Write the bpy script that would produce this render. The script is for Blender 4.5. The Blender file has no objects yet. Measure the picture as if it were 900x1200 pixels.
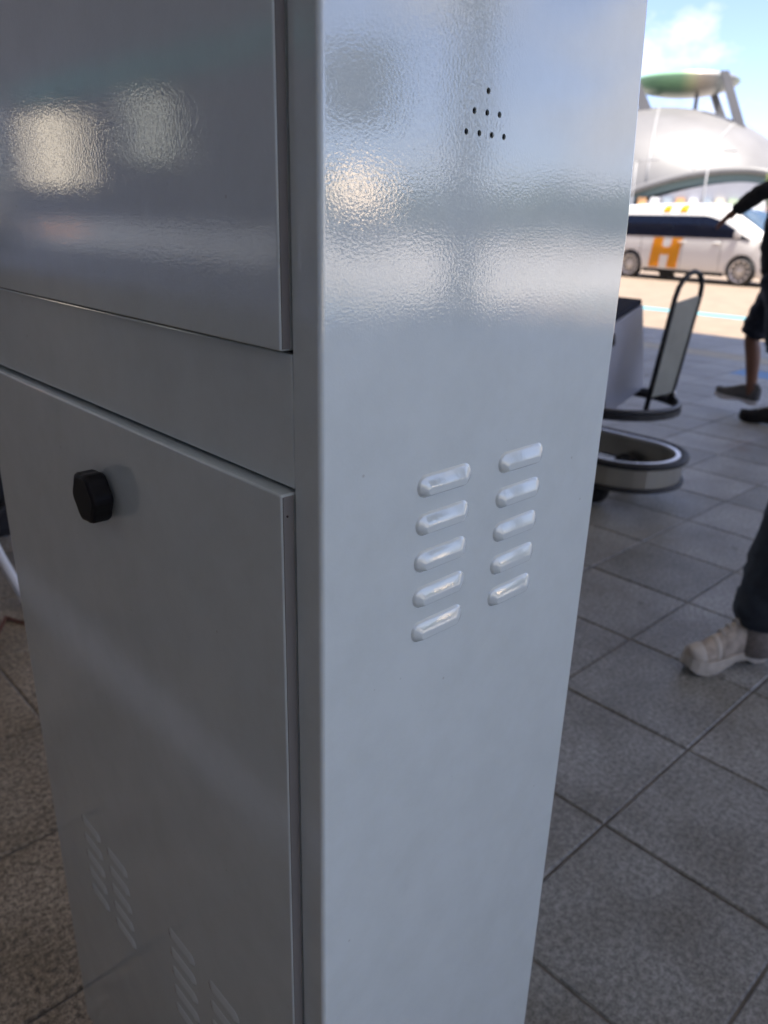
import bpy, bmesh, math, random
from mathutils import Vector, Matrix, noise
random.seed(7)
sc = bpy.context.scene
col = sc.collection
R = math.radians
# ------------------------------------------------------------------ camera, sky, sun
# X runs from the terminal out to the road, Y along the pavement; the camera stands at the origin.
cam_d = bpy.data.cameras.new('camera'); cam = bpy.data.objects.new('camera', cam_d); col.objects.link(cam)
sc.camera = cam
cam_d.sensor_fit = 'VERTICAL'; cam_d.sensor_height = 36.0; cam_d.lens = 27.0
cam_d.clip_start = 0.05; cam_d.clip_end = 3000
YAW, PITCH, ROLL = R(46.335), 0.3645, 0.0269
fw = Vector((math.cos(YAW)*math.cos(PITCH), math.sin(YAW)*math.cos(PITCH), -math.sin(PITCH)))
rt = Vector((math.sin(YAW), -math.cos(YAW), 0)); up = rt.cross(fw)
rt2 = rt*math.cos(ROLL)+up*math.sin(ROLL); up2 = up*math.cos(ROLL)-rt*math.sin(ROLL)
M = Matrix((rt2, up2, -fw)).transposed().to_4x4(); M.translation = (0, 0, 1.3)
cam.matrix_world = M
cam_d.dof.use_dof = True; cam_d.dof.focus_distance = 0.58; cam_d.dof.aperture_fstop = 7.6
SUN_EL, SUN_AZ = R(69), math.atan2(-.064, -.998)     # azimuth clockwise from +Y
sun_dir = Vector((math.sin(SUN_AZ)*math.cos(SUN_EL), math.cos(SUN_AZ)*math.cos(SUN_EL), math.sin(SUN_EL)))
world = bpy.data.worlds.new('World'); sc.world = world; world.use_nodes = True
wn, wl = world.node_tree.nodes, world.node_tree.links
wn.clear()
wo = wn.new('ShaderNodeOutputWorld'); bg = wn.new('ShaderNodeBackground'); bg.inputs[1].default_value = .06
sky = wn.new('ShaderNodeTexSky'); sky.sky_type = 'NISHITA'; sky.sun_disc = False
sky.sun_elevation = SUN_EL; sky.sun_rotation = SUN_AZ; sky.air_density = .75; sky.dust_density = .5; sky.ozone_density = 1.8
tc = wn.new('ShaderNodeTexCoord'); mp = wn.new('ShaderNodeMapping'); mp.inputs['Scale'].default_value = (1, 1, 1.7); mp.inputs['Location'].default_value = (2.7, .12, .05)
nz = wn.new('ShaderNodeTexNoise'); nz.inputs['Scale'].default_value = 5.5; nz.inputs['Detail'].default_value = 7; nz.inputs['Roughness'].default_value = .55
rp = wn.new('ShaderNodeValToRGB'); rp.color_ramp.elements[0].position = .5; rp.color_ramp.elements[1].position = .64
mx = wn.new('ShaderNodeMix'); mx.data_type = 'RGBA'; mx.inputs[7].default_value = (3.9, 3.75, 3.95, 1)
wl.new(tc.outputs['Generated'], mp.inputs[0]); wl.new(mp.outputs[0], nz.inputs['Vector']); wl.new(nz.outputs[0], rp.inputs[0])
wl.new(rp.outputs[0], mx.inputs[0]); hz = wn.new('ShaderNodeMix'); hz.data_type = 'RGBA'; hz.blend_type = 'MULTIPLY'; hz.inputs[0].default_value = 1; hz.inputs[7].default_value = (.85, .775, .87, 1)
wl.new(sky.outputs[0], hz.inputs[6]); wl.new(hz.outputs[2], mx.inputs[6]); wl.new(mx.outputs[2], bg.inputs[0]); wl.new(bg.outputs[0], wo.inputs[0])
sun = bpy.data.lights.new('sun', 'SUN'); sun.energy = 2.6; sun.angle = R(.5); sun.color = (1, .93, .83)
so = bpy.data.objects.new('sun', sun); col.objects.link(so); so.rotation_euler = sun_dir.to_track_quat('Z', 'Y').to_euler()
sc.view_settings.view_transform = 'Standard'; sc.view_settings.look = 'None'; sc.view_settings.gamma = 1
sc.view_settings.exposure = 2.72

# ------------------------------------------------------------------ materials
def mat(name, c, rough=.5, metal=0, spec=.5, var=0, vscale=8, bump=0, bscale=60, emit=None, es=0, coat=0, trans=0, alpha=1):
    m = bpy.data.materials.new(name); m.use_nodes = True
    n, l = m.node_tree.nodes, m.node_tree.links
    p = n['Principled BSDF']
    p.inputs['Base Color'].default_value = (*c, 1); p.inputs['Roughness'].default_value = rough
    p.inputs['Metallic'].default_value = metal; p.inputs['Specular IOR Level'].default_value = spec
    p.inputs['Coat Weight'].default_value = coat; p.inputs['Transmission Weight'].default_value = trans
    if emit: p.inputs['Emission Color'].default_value = (*emit, 1); p.inputs['Emission Strength'].default_value = es
    t = n.new('ShaderNodeTexCoord')
    if var:
        z = n.new('ShaderNodeTexNoise'); z.inputs['Scale'].default_value = vscale; z.inputs['Detail'].default_value = 5
        l.new(t.outputs['Object'], z.inputs['Vector'])
        q = n.new('ShaderNodeValToRGB'); q.color_ramp.elements[0].position = .3; q.color_ramp.elements[1].position = .7
        q.color_ramp.elements[0].color = (*[x*(1-var) for x in c], 1); q.color_ramp.elements[1].color = (*[min(1, x*(1+var)) for x in c], 1)
        l.new(z.outputs[0], q.inputs[0]); l.new(q.outputs[0], p.inputs['Base Color'])
    if bump:
        z = n.new('ShaderNodeTexNoise'); z.inputs['Scale'].default_value = bscale; z.inputs['Detail'].default_value = 2
        l.new(t.outputs['Object'], z.inputs['Vector'])
        b = n.new('ShaderNodeBump'); b.inputs['Strength'].default_value = bump; b.inputs['Distance'].default_value = .001
        l.new(z.outputs[0], b.inputs['Height']); l.new(b.outputs[0], p.inputs['Normal'])
    return m

def granite(name, dark, light, tint):
    m = bpy.data.materials.new(name); m.use_nodes = True
    n, l = m.node_tree.nodes, m.node_tree.links; p = n['Principled BSDF']
    g = n.new('ShaderNodeNewGeometry'); oi = n.new('ShaderNodeObjectInfo')
    def noise(s, d=3, r=.6):
        z = n.new('ShaderNodeTexNoise'); z.inputs['Scale'].default_value = s; z.inputs['Detail'].default_value = d; z.inputs['Roughness'].default_value = r
        l.new(g.outputs['Position'], z.inputs['Vector']); return z
    fine, big, coarse = noise(260, 2, .7), noise(3.2, 6, .65), noise(85, 3, .65)
    mixn = n.new('ShaderNodeMix'); mixn.data_type = 'FLOAT'; mixn.inputs[0].default_value = .55
    l.new(fine.outputs[0], mixn.inputs[2]); l.new(coarse.outputs[0], mixn.inputs[3])
    r1 = n.new('ShaderNodeValToRGB'); e = r1.color_ramp.elements
    e[0].position = .40; e[0].color = (*dark, 1); e[1].position = .62; e[1].color = (*light, 1)
    l.new(mixn.outputs[0], r1.inputs[0])
    r2 = n.new('ShaderNodeValToRGB'); e = r2.color_ramp.elements
    e[0].position = .32; e[0].color = (.58, .55, .49, 1); e[1].position = .7; e[1].color = (1.1, 1.1, 1.12, 1)
    l.new(big.outputs[0], r2.inputs[0])
    m1 = n.new('ShaderNodeMix'); m1.data_type = 'RGBA'; m1.blend_type = 'MULTIPLY'; m1.inputs[0].default_value = 1
    l.new(r1.outputs[0], m1.inputs[6]); l.new(r2.outputs[0], m1.inputs[7])
    r3 = n.new('ShaderNodeValToRGB'); e = r3.color_ramp.elements
    e[0].color = (.72, .72, .71, 1); e[1].color = (*tint, 1)
    l.new(oi.outputs['Random'], r3.inputs[0])
    m2 = n.new('ShaderNodeMix'); m2.data_type = 'RGBA'; m2.blend_type = 'MULTIPLY'; m2.inputs[0].default_value = 1
    l.new(m1.outputs[2], m2.inputs[6]); l.new(r3.outputs[0], m2.inputs[7])
    # small dark gum spots and rusty specks
    vo = n.new('ShaderNodeTexVoronoi'); vo.inputs['Scale'].default_value = 4.5; l.new(g.outputs['Position'], vo.inputs['Vector'])
    r4 = n.new('ShaderNodeValToRGB'); e = r4.color_ramp.elements
    e[0].position = .05; e[0].color = (.45, .43, .40, 1); e[1].position = .085; e[1].color = (1, 1, 1, 1)
    l.new(vo.outputs['Distance'], r4.inputs[0])
    m3 = n.new('ShaderNodeMix'); m3.data_type = 'RGBA'; m3.blend_type = 'MULTIPLY'; m3.inputs[0].default_value = .8
    l.new(m2.outputs[2], m3.inputs[6]); l.new(r4.outputs[0], m3.inputs[7])
    # rusty stains
    st_ = noise(1.7, 7, .7); r5 = n.new('ShaderNodeValToRGB'); e = r5.color_ramp.elements
    e[0].position = .62; e[0].color = (0, 0, 0, 1); e[1].position = .75; e[1].color = (.7, .7, .7, 1)
    l.new(st_.outputs[0], r5.inputs[0])
    m4 = n.new('ShaderNodeMix'); m4.data_type = 'RGBA'; l.new(r5.outputs[0], m4.inputs[0]); l.new(m3.outputs[2], m4.inputs[6]); m4.inputs[7].default_value = (.13, .075, .045, 1)
    l.new(m4.outputs[2], p.inputs['Base Color'])
    rr = n.new('ShaderNodeMapRange'); rr.inputs[3].default_value = .38; rr.inputs[4].default_value = .62
    l.new(big.outputs[0], rr.inputs[0]); l.new(rr.outputs[0], p.inputs['Roughness'])
    b = n.new('ShaderNodeBump'); b.inputs['Strength'].default_value = .35; b.inputs['Distance'].default_value = .0012
    l.new(mixn.outputs[0], b.inputs['Height']); l.new(b.outputs[0], p.inputs['Normal'])
    return m

def paint_material():
    m = mat('grey_powder_coat', (.70, .79, .785), .16, spec=.6, coat=1)
    n, l = m.node_tree.nodes, m.node_tree.links; p = n['Principled BSDF']; t = n['Texture Coordinate']; p.inputs['Coat IOR'].default_value = 1.62
    z = n.new('ShaderNodeTexNoise'); z.inputs['Scale'].default_value = 430; z.inputs['Detail'].default_value = 1.5
    z2 = n.new('ShaderNodeTexNoise'); z2.inputs['Scale'].default_value = 5; z2.inputs['Detail'].default_value = 2
    l.new(t.outputs['Object'], z.inputs['Vector']); l.new(t.outputs['Object'], z2.inputs['Vector'])
    b2 = n.new('ShaderNodeBump'); b2.inputs['Strength'].default_value = .12; b2.inputs['Distance'].default_value = .004
    l.new(z2.outputs[0], b2.inputs['Height'])
    b = n.new('ShaderNodeBump'); b.inputs['Strength'].default_value = .10; b.inputs['Distance'].default_value = .0006
    l.new(z.outputs[0], b.inputs['Height']); l.new(b2.outputs[0], b.inputs['Normal']); l.new(b.outputs[0], p.inputs['Normal']); l.new(b.outputs[0], p.inputs['Coat Normal'])
    # faint smudges in the gloss
    z3 = n.new('ShaderNodeTexNoise'); z3.inputs['Scale'].default_value = 9; z3.inputs['Detail'].default_value = 6
    l.new(t.outputs['Object'], z3.inputs['Vector'])
    r = n.new('ShaderNodeMapRange'); r.inputs[3].default_value = .012; r.inputs[4].default_value = .05
    l.new(z3.outputs[0], r.inputs[0]); l.new(r.outputs[0], p.inputs['Roughness']); l.new(r.outputs[0], p.inputs['Coat Roughness'])
    # very faint dusty mottling and sparse dark specks
    z4 = n.new('ShaderNodeTexNoise'); z4.inputs['Scale'].default_value = 14; z4.inputs['Detail'].default_value = 8; z4.inputs['Roughness'].default_value = .7
    l.new(t.outputs['Object'], z4.inputs['Vector'])
    q = n.new('ShaderNodeValToRGB'); e = q.color_ramp.elements; c = p.inputs['Base Color'].default_value
    e[0].position = .3; e[0].color = (c[0]*.93, c[1]*.93, c[2]*.92, 1); e[1].position = .6; e[1].color = c
    l.new(z4.outputs[0], q.inputs[0])
    vo = n.new('ShaderNodeTexVoronoi'); vo.inputs['Scale'].default_value = 26; l.new(t.outputs['Object'], vo.inputs['Vector'])
    q2_ = n.new('ShaderNodeValToRGB'); e = q2_.color_ramp.elements; e[0].position = .022; e[0].color = (.55, .52, .48, 1); e[1].position = .045; e[1].color = (1, 1, 1, 1)
    l.new(vo.outputs['Distance'], q2_.inputs[0])
    mm = n.new('ShaderNodeMix'); mm.data_type = 'RGBA'; mm.blend_type = 'MULTIPLY'; mm.inputs[0].default_value = .5
    l.new(q.outputs[0], mm.inputs[6]); l.new(q2_.outputs[0], mm.inputs[7]); l.new(mm.outputs[2], p.inputs['Base Color'])
    return m

PAINT = paint_material()
TILE_GREY = granite('grey_granite', (.155, .160, .150), (.435, .445, .42), (1.06, 1.06, 1.08))
TILE_WARM_LIT = granite('warm_lit_granite', (.10, .082, .055), (.62, .53, .40), (1.08, 1.04, 1.0))  # same granite, with the building's warm light put into the colour
MORTAR = mat('dark_mortar', (.13, .12, .105), .9, var=.35, vscale=14)
KERBM = granite('kerb_granite', (.2, .2, .2), (.38, .37, .36), (1, 1, 1))
ROADM = mat('pale_road', (.185, .140, .104), .85, var=.12, vscale=3, bump=.5, bscale=90)
GROUNDM = mat('pale_concrete', (.26, .24, .21), .9, var=.12, vscale=.3)
RUBBER = mat('black_rubber', (.018, .018, .019), .6)
BLACKP = mat('black_plastic', (.007, .007, .008), .5, spec=.3)
WHITE = mat('white_paint', (.66, .65, .63), .28, coat=.4)
GLASS = mat('dark_glass', (.02, .025, .045), .06, spec=.6)
STEEL = mat('brushed_steel', (.55, .54, .5), .28, metal=1)
CHROME = mat('pale_alloy', (.62, .6, .58), .3, metal=.7)
ORANGE = mat('orange_film', (1.0, .47, .03), .35)
DARKMET = mat('dark_grey_metal', (.06, .062, .07), .4, metal=.3)
LAMPGREY = mat('lamp_grey', (.26, .26, .265), .5)

# ------------------------------------------------------------------ mesh helpers
def link(name, me, m=None, parent=None, smooth=False):
    o = bpy.data.objects.new(name, me); col.objects.link(o)
    if m: me.materials.append(m)
    if smooth:
        for p in me.polygons: p.use_smooth = True
    if parent: o.parent = parent
    return o
def from_bm(name, bm, m=None, parent=None, smooth=False):
    bmesh.ops.recalc_face_normals(bm, faces=bm.faces)
    me = bpy.data.meshes.new(name); bm.to_mesh(me); bm.free()
    return link(name, me, m, parent, smooth)
def empty(name, loc, rz=0):
    o = bpy.data.objects.new(name, None); col.objects.link(o); o.location = loc; o.rotation_euler = (0, 0, rz); return o
def tag(o, label=None, cat=None, group=None, kind=None):
    if label: o['label'] = label
    if cat: o['category'] = cat
    if group: o['group'] = group
    if kind: o['kind'] = kind
    return o
def box(name, a, b, m, parent=None, bev=0, seg=2):
    bm = bmesh.new(); bmesh.ops.create_cube(bm, size=1)
    for v in bm.verts:
        v.co = Vector([(a[i]+b[i])/2+v.co[i]*(b[i]-a[i]) for i in range(3)])
    if bev: bmesh.ops.bevel(bm, geom=list(bm.edges), offset=bev, segments=seg, profile=.5, affect='EDGES')
    return from_bm(name, bm, m, parent)
def loft_bm(rings, close_ring=True, caps=True):
    bm = bmesh.new(); vs = [[bm.verts.new(p) for p in r] for r in rings]
    n = len(rings[0])
    for a, b in zip(vs, vs[1:]):
        for i in range(n if close_ring else n-1):
            j = (i+1) % n
            try: bm.faces.new((a[i], a[j], b[j], b[i]))
            except ValueError: pass
    if caps:
        bm.faces.new(vs[0][::-1]); bm.faces.new(vs[-1])
    return bm
def loft(name, rings, m, parent=None, smooth=False, close_ring=True, caps=True):
    return from_bm(name, loft_bm(rings, close_ring, caps), m, parent, smooth)
def tube_rings(pts, r, n=10, closed=False):
    pts = [Vector(p) for p in pts]; rings = []
    rs = r if isinstance(r, (list, tuple)) else [r]*len(pts)
    prev = None
    for i, p in enumerate(pts):
        if closed: d = pts[(i+1) % len(pts)]-pts[i-1]
        else: d = pts[min(i+1, len(pts)-1)]-pts[max(i-1, 0)]
        d.normalize()
        if prev is None:
            a = d.orthogonal().normalized()
        else:
            a = (prev-d*prev.dot(d)).normalized()
        prev = a; b = d.cross(a)
        rings.append([p+(a*math.cos(2*math.pi*k/n)+b*math.sin(2*math.pi*k/n))*rs[i] for k in range(n)])
    return rings
def tube(name, pts, r, m, parent=None, n=10, closed=False, smooth=True):
    rings = tube_rings(pts, r, n, closed)
    if closed:
        # align the seam
        rings.append(rings[0]); bm = loft_bm(rings, True, False); bmesh.ops.remove_doubles(bm, verts=bm.verts, dist=1e-6)
        return from_bm(name, bm, m, parent, smooth)
    return loft(name, rings, m, parent, smooth)
def lathe(name, prof, m, parent=None, axis='Y', n=28, centre=(0, 0, 0), smooth=True, closed=False):
    c = Vector(centre); rings = []
    for k in range(n):
        a = 2*math.pi*k/n; r = []
        for (rad, h) in prof:
            if axis == 'Y': r.append(c+Vector((rad*math.cos(a), h, rad*math.sin(a))))
            elif axis == 'X': r.append(c+Vector((h, rad*math.cos(a), rad*math.sin(a))))
            else: r.append(c+Vector((rad*math.cos(a), rad*math.sin(a), h)))
        rings.append(r)
    rings.append(rings[0])
    bm = loft_bm(rings, closed, False); bmesh.ops.remove_doubles(bm, verts=bm.verts, dist=1e-6)
    return from_bm(name, bm, m, parent, smooth)
def evaluated(o):
    dg = bpy.context.evaluated_depsgraph_get(); dg.update()
    me = bpy.data.meshes.new_from_object(o.evaluated_get(dg), preserve_all_data_layers=False, depsgraph=dg)
    old = o.data; o.modifiers.clear(); o.data = me; me.name = old.name; bpy.data.meshes.remove(old)
def cut(o, cutters):
    for c in cutters:
        md = o.modifiers.new('cut', 'BOOLEAN'); md.operation = 'DIFFERENCE'; md.solver = 'EXACT'; md.object = c
    evaluated(o)
    for c in cutters: bpy.data.objects.remove(c, do_unlink=True)
def copy_tree(o, parent=None):
    c = o.copy(); col.objects.link(c); c.parent = parent
    for ch in list(o.children): copy_tree(ch, c)
    return c

# ------------------------------------------------------------------ setting: ground, road, kerb, pavement
def sheet(name, x0, x1, y0, y1, z, m):
    me = bpy.data.meshes.new(name); me.from_pydata([(x0, y0, z), (x1, y0, z), (x1, y1, z), (x0, y1, z)], [], [(0, 1, 2, 3)])
    return link(name, me, m)
tag(sheet('ground', -900, 1500, -1200, 1200, -.15, GROUNDM), kind='structure')
tag(sheet('road', 10.05, 42, -160, 160, -.13, ROADM), kind='structure')
BLUEP = mat('cyan_road_paint', (.075, .30, .37), .7, var=.15, vscale=4)
tag(sheet('bounce_apron', 10.06, 34, -90, -8.5, -.124, mat('bounce_concrete', (.42, .39, .355), .8, var=.45, vscale=.35)), kind='structure')  # unseen pale ground, added to brighten the cabinet side by reflection and bounce
tag(sheet('lane_marking', 13.45, 13.85, -8.4, 90, -.126, BLUEP), kind='structure')
T, X0, Y0 = .4078, .9517, .656
XK0, XK1 = -17, 22
pav = box('pavement', (X0+XK0*T, -60, -.16), (X0+XK1*T, 60, -.0048), MORTAR); tag(pav, kind='structure')
kerb = tag(empty('kerb', (X0+XK1*T+.004, 0, 0)), kind='structure')
kb = None
for k in range(-14, 26):
    if kb is None:
        kb = box('kerb_stone', (0, .004, -.15), (.15, .996, 0), KERBM, kerb, .012); o = kb
    else:
        o = kb.copy(); col.objects.link(o)
    o.location = (0, k, 0)
for a, b, nm in ((-60, -14, 'kerb_run'), (26, 60, 'kerb_run')):
    box(nm, (0, a, -.15), (.15, b, 0), KERBM, kerb, .012)
YEL = mat('yellow_tactile', (.37, .345, .27), .75, var=.15, vscale=30); BLUT = mat('blue_marking_tile', (.13, .27, .50), .7, var=.2, vscale=20)
def tile_mesh(name, m):
    s, e = T-.006, .003
    def ring(i, z): return [(i, i, z), (s-i, i, z), (s-i, s-i, z), (i, s-i, z)]
    bm = loft_bm([ring(0, -.02), ring(0, -.0035), ring(.0035, 0)], True, False)
    bm.verts.ensure_lookup_table(); bm.faces.new([bm.verts[i] for i in (8, 9, 10, 11)])
    bmesh.ops.recalc_face_normals(bm, faces=bm.faces)
    me = bpy.data.meshes.new(name); bm.to_mesh(me); bm.free(); me.materials.append(m); return me
TM = {'g': tile_mesh('paving_tile_grey', TILE_GREY), 'b': tile_mesh('paving_tile_warm_lit', TILE_WARM_LIT),
      'y': tile_mesh('paving_tile_yellow', YEL), 'l': tile_mesh('paving_tile_blue', BLUT)}
Minv = cam.matrix_world.inverted()
def px(P):
    q = Minv @ Vector(P)
    if q.z > -.05: return None
    return 450+900*q.x/-q.z, 600-900*q.y/-q.z
def in_view(x, y):
    p = px((x, y, 0))
    if p is None: return False
    X, Y = p
    if not (-70 < X < 970 and 240 < Y < 1270): return False
    return X > 762-.127*Y-55 or X < (Y-498)*.162+50
rest = {k: ([], []) for k in TM}
ntile = 0
for i in range(XK0, XK1):
    for j in range(-60, 60):
        x, y = X0+i*T, Y0+j*T
        kind = 'g'
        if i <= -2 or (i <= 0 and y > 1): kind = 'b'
        if i == 18: kind = 'y'
        if i == 16 and j > -40: kind = 'l' if (j % 9) < 6 else 'g'
        zz = random.uniform(-.0012, .0008)
        if in_view(x+T/2, y+T/2) and ntile < 298:
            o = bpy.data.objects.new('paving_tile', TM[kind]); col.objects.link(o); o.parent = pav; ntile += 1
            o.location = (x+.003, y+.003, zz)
            o.rotation_euler = (random.uniform(-.0018, .0018), random.uniform(-.0018, .0018), 0)
        else:
            V, F = rest[kind]; b = len(V); s = T-.006
            for ii, z in ((0, -.02), (0, -.0035), (.0035, 0)):
                V += [(x+.003+ii, y+.003+ii, z+zz), (x+.003+s-ii, y+.003+ii, z+zz), (x+.003+s-ii, y+.003+s-ii, z+zz), (x+.003+ii, y+.003+s-ii, z+zz)]
            for r in (0, 4):
                for q in range(4): F.append((b+r+q, b+r+(q+1) % 4, b+r+4+(q+1) % 4, b+r+4+q))
            F.append((b+8, b+9, b+10, b+11))
RM = {'g': TILE_GREY, 'b': TILE_WARM_LIT, 'y': YEL, 'l': BLUT}
V, F, MI = [], [], []
keys = list(rest)
for k in keys:
    b = len(V); V += rest[k][0]; F += [tuple(b+q for q in f) for f in rest[k][1]]; MI += [keys.index(k)]*len(rest[k][1])
me = bpy.data.meshes.new('outlying_paving'); me.from_pydata(V, [], F)
o = link('outlying_paving', me, None, pav); o['kind'] = 'stuff'
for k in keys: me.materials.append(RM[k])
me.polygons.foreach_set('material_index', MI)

tag(box('stone_strip', (-.29, -40, -.02), (-.215, 40, .0035), mat('pale_stone_strip', (.44, .435, .43), .6, var=.12, vscale=20)), kind='structure')
# ------------------------------------------------------------------ canopy, columns, terminal facade (overhead and behind: shade and reflections)
CEIL = mat('canopy_panel', (.76, .75, .74), .5, var=.05); CONC = mat('column_cladding', (.11, .115, .12), .45, var=.08)
can = empty('canopy', (0, 0, 8)); tag(can, 'long flat grey canopy roof over the whole shaded pavement', 'canopy')
box('roof_deck', (-6.2, -11.2, 0), (9.85, 60, .4), CEIL, can)
box('fascia', (9.853, -11.2, -.25), (9.95, 60, .45), LAMPGREY, can)
for k in range(0, 5):
    yy = -6.95+14*k
    cl = empty('canopy_column', (8.7, yy, 0))
    tag(cl, 'round grey canopy column standing near the kerb', 'column', 'canopy columns along the kerb')
    lathe('shaft', [(.0, 0), (.22, 0), (.22, 7.99), (0, 7.99)], CONC, cl, 'Z', 24)
    lathe('base_collar', [(.225, .001), (.27, .001), (.27, .25), (.225, .27)], DARKMET, cl, 'Z', 24)
FAC = mat('dark_cladding', (.27, .295, .40), .5, var=.1); FACG = mat('facade_glass', (.03, .035, .045), .08)
LIT = mat('lit_window', (.5, .45, .4), .4, emit=(1, .86, .66), es=.26)
LIT2 = mat('dim_lit_window', (.4, .4, .4), .4, emit=(.9, .92, .8), es=.12)
TEAL = mat('teal_sign_panel', (.03, .14, .17), .4, emit=(.12, .52, .62), es=.035)
ORL = mat('orange_lamp_panel', (.5, .2, .05), .4, emit=(1, .32, .08), es=.2)
ter = empty('terminal_building', (-6.3, 0, 0)); tag(ter, 'dark terminal facade with lit windows under the canopy', 'building')
box('wall', (-1, -75, -.05), (-.02, 75, 8), FAC, ter)
for y0 in range(-60, 60, 3):
    if 8 < y0 < 19: continue
    w = box('window', (-.018, y0+.1, .15), (.02, y0+2.9, 4.3), DARKMET, ter); box('pane', (.022, y0+.2, .25), (.03, y0+2.8, 4.2), FACG, w)
def lit(y0, y1, z0, z1, m):
    w = box('window', (-.018, y0-.08, z0-.08), (.02, y1+.08, z1+.08), DARKMET, ter); box('pane', (.022, y0, z0), (.035, y1, z1), m, w)
lit(15.9, 18.4, 1.75, 3.1, LIT); lit(12.3, 13.6, 2.1, 3.15, LIT2)
sg = box('sign_band', (-.018, 8.6, 3.35), (.12, 18.6, 3.62), TEAL, ter)
box('entrance_light', (-.018, 9.4, .6), (.05, 18.4, 1.12), mat('lit_counter', (.4, .4, .42), .5, emit=(.7, .74, .86), es=.06), ter)
box('orange_panel', (.06, 16.6, .86), (.09, 17.4, 1.0), ORL, ter)
# hanging sign seen mirrored in the side of the cabinet
hs = empty('hanging_sign', (6.2, -6.4, 2.66), R(-49)); tag(hs, 'dark hanging sign board under the canopy', 'sign')
box('board', (-.06, -.42, -.42), (.06, .42, .4), DARKMET, hs, .01)
for s in (-.3, .3): tube('rod', [(0, s, .4), (0, s, 5.33)], .018, LAMPGREY, hs, 8)

# ------------------------------------------------------------------ the cabinet
KX, KY = .3436, .4295
CK = .83   # overall size of the cabinet
GZ = -1.3*(1-CK)/CK   # pavement level in the cabinet's own measures
cab = empty('cabinet', (KX*CK, KY*CK, 1.3*(1-CK))); cab.scale = (CK, CK, CK)
tag(cab, 'glossy pale grey metal cabinet with doors, black knob and pressed side vents', 'cabinet')
def plan(z):
    bk = .393-(max(0, z-1.30)*.082)
    r = .0045; P = []
    for k in range(6):
        a = math.pi+math.pi/2*k/5
        P.append((r+r*math.cos(a), r+r*math.sin(a), z))
    r2 = .003
    for k in range(4):
        a = -math.pi/2+math.pi/2*k/3
        P.append((bk-r2+r2*math.cos(a), r2+r2*math.sin(a), z))
    P += [(bk, .745, z), (.012, .745, z), (.012, .0322, z), (.0, .0322, z)]
    return P
body = loft('body', [plan(z) for z in (GZ+.03, .7, 1.30, 1.74)], PAINT, cab)
holes = [(.1644, 1.3930), (.1496, 1.3782), (.1646, 1.3782), (.1796, 1.3782), (.1417, 1.3633), (.1568, 1.3633), (.1718, 1.3633), (.1869, 1.3632)]
cutters = []
for (x, z) in holes:
    c = lathe('cutter', [(0, -.01), (.0023, -.01), (.0023, .012), (0, .012)], None, cab, 'Y', 16, (x, 0, z), False); cutters.append(c)
cut(body, cutters)
for (x, z) in holes:   # chipped rim of each drilled hole, and the dark inside
    lathe('speaker_hole', [(0, .0112), (.00225, .0112), (.00225, .0015), (0.0021, .0015), (.0021, .011), (0, .011)], BLACKP, cab, 'Y', 16, (x, 0, z))
box('plinth', (.02, .02, GZ), (.37, .725, GZ+.029), DARKMET, cab)
box('gasket', (.0085, .0345, GZ+.05), (.0115, .742, 1.72), RUBBER, cab)
GREYP = PAINT
box('middle_panel', (0, .0338, 1.0985), (.0083, .744, 1.2042), PAINT, cab, .0016, 3)
ud = box('upper_door', (-.0085, .0362, 1.2068), (.0083, .744, 1.715), PAINT, cab, .0018, 3)
box('edge_strip', (-.0073, .0351, 1.2085), (.0, .0360, 1.713), mat('edge_strip_dark', (.22, .21, .20), .6), ud)  # thin dark grey strip covering the upper door's right edge
ld = box('lower_door', (-.0115, .0358, GZ+.06), (.0083, .744, 1.0952), PAINT, cab, .002, 3)
EDGE_STRIP = mat('grey_brown_edge_strip', (.25, .24, .225), .6)
box('edge_strip', (-.0102, .0347, GZ+.062), (.0, .0356, 1.0935), EDGE_STRIP, ld)  # thin grey-brown strip covering the lower door's right edge
lathe('rivet', [(0, 0), (.0011, 0), (.0008, -.0006), (0, -.0007)], mat('rust_dot', (.08, .05, .04), .6), ld, 'Y', 10, (-.0065, .0346, 1.077))
# pressed louvre, length along local X, outward -Y
def louvre_mesh():
    L, r0 = .0345, .0102; rings = []
    for f, dz, h in ((1.12, 0, -.0004), (1.05, 0, .0001), (1.0, 0, .0007), (.96, -.0001, .0014), (.92, -.0002, .0020), (.86, -.0006, .0026), (.40, -.0038, .0058), (.33, -.0042, .0062), (.26, -.0044, .0063), (.1, -.0045, .0063)):
        r = r0*f; ring = []
        for k in range(36):
            a = 2*math.pi*k/36; c, s = math.cos(a), math.sin(a)
            cx = (L-r0)*(1 if c >= 0 else -1)*(1-.16*(1-min(f, 1)))
            ring.append((cx+r*c, -h*.86, r*s+dz))
        rings.append(ring)
    bm = loft_bm(rings, True, False); bm.verts.ensure_lookup_table()
    bm.faces.new(bm.verts[-36:])
    bmesh.ops.recalc_face_normals(bm, faces=bm.faces)
    me = bpy.data.meshes.new('louvre'); bm.to_mesh(me); bm.free(); me.materials.append(PAINT)
    for p in me.polygons: p.use_smooth = True
    return me
LM = louvre_mesh()
for r in range(5):
    for x in (.1397, .2492):
        o = bpy.data.objects.new('louvre', LM); col.objects.link(o); o.parent = cab; o.location = (x, 0, 1.0858-.0357*r)
for r in range(5):
    for y in (.57, .478, .287, .183):
        o = bpy.data.objects.new('louvre', LM); col.objects.link(o); o.parent = ld; o.location = (-.0115, y, .387-.0357*r); o.rotation_euler = (0, 0, R(-90)); o.scale = (1, .42, 1)
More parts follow.
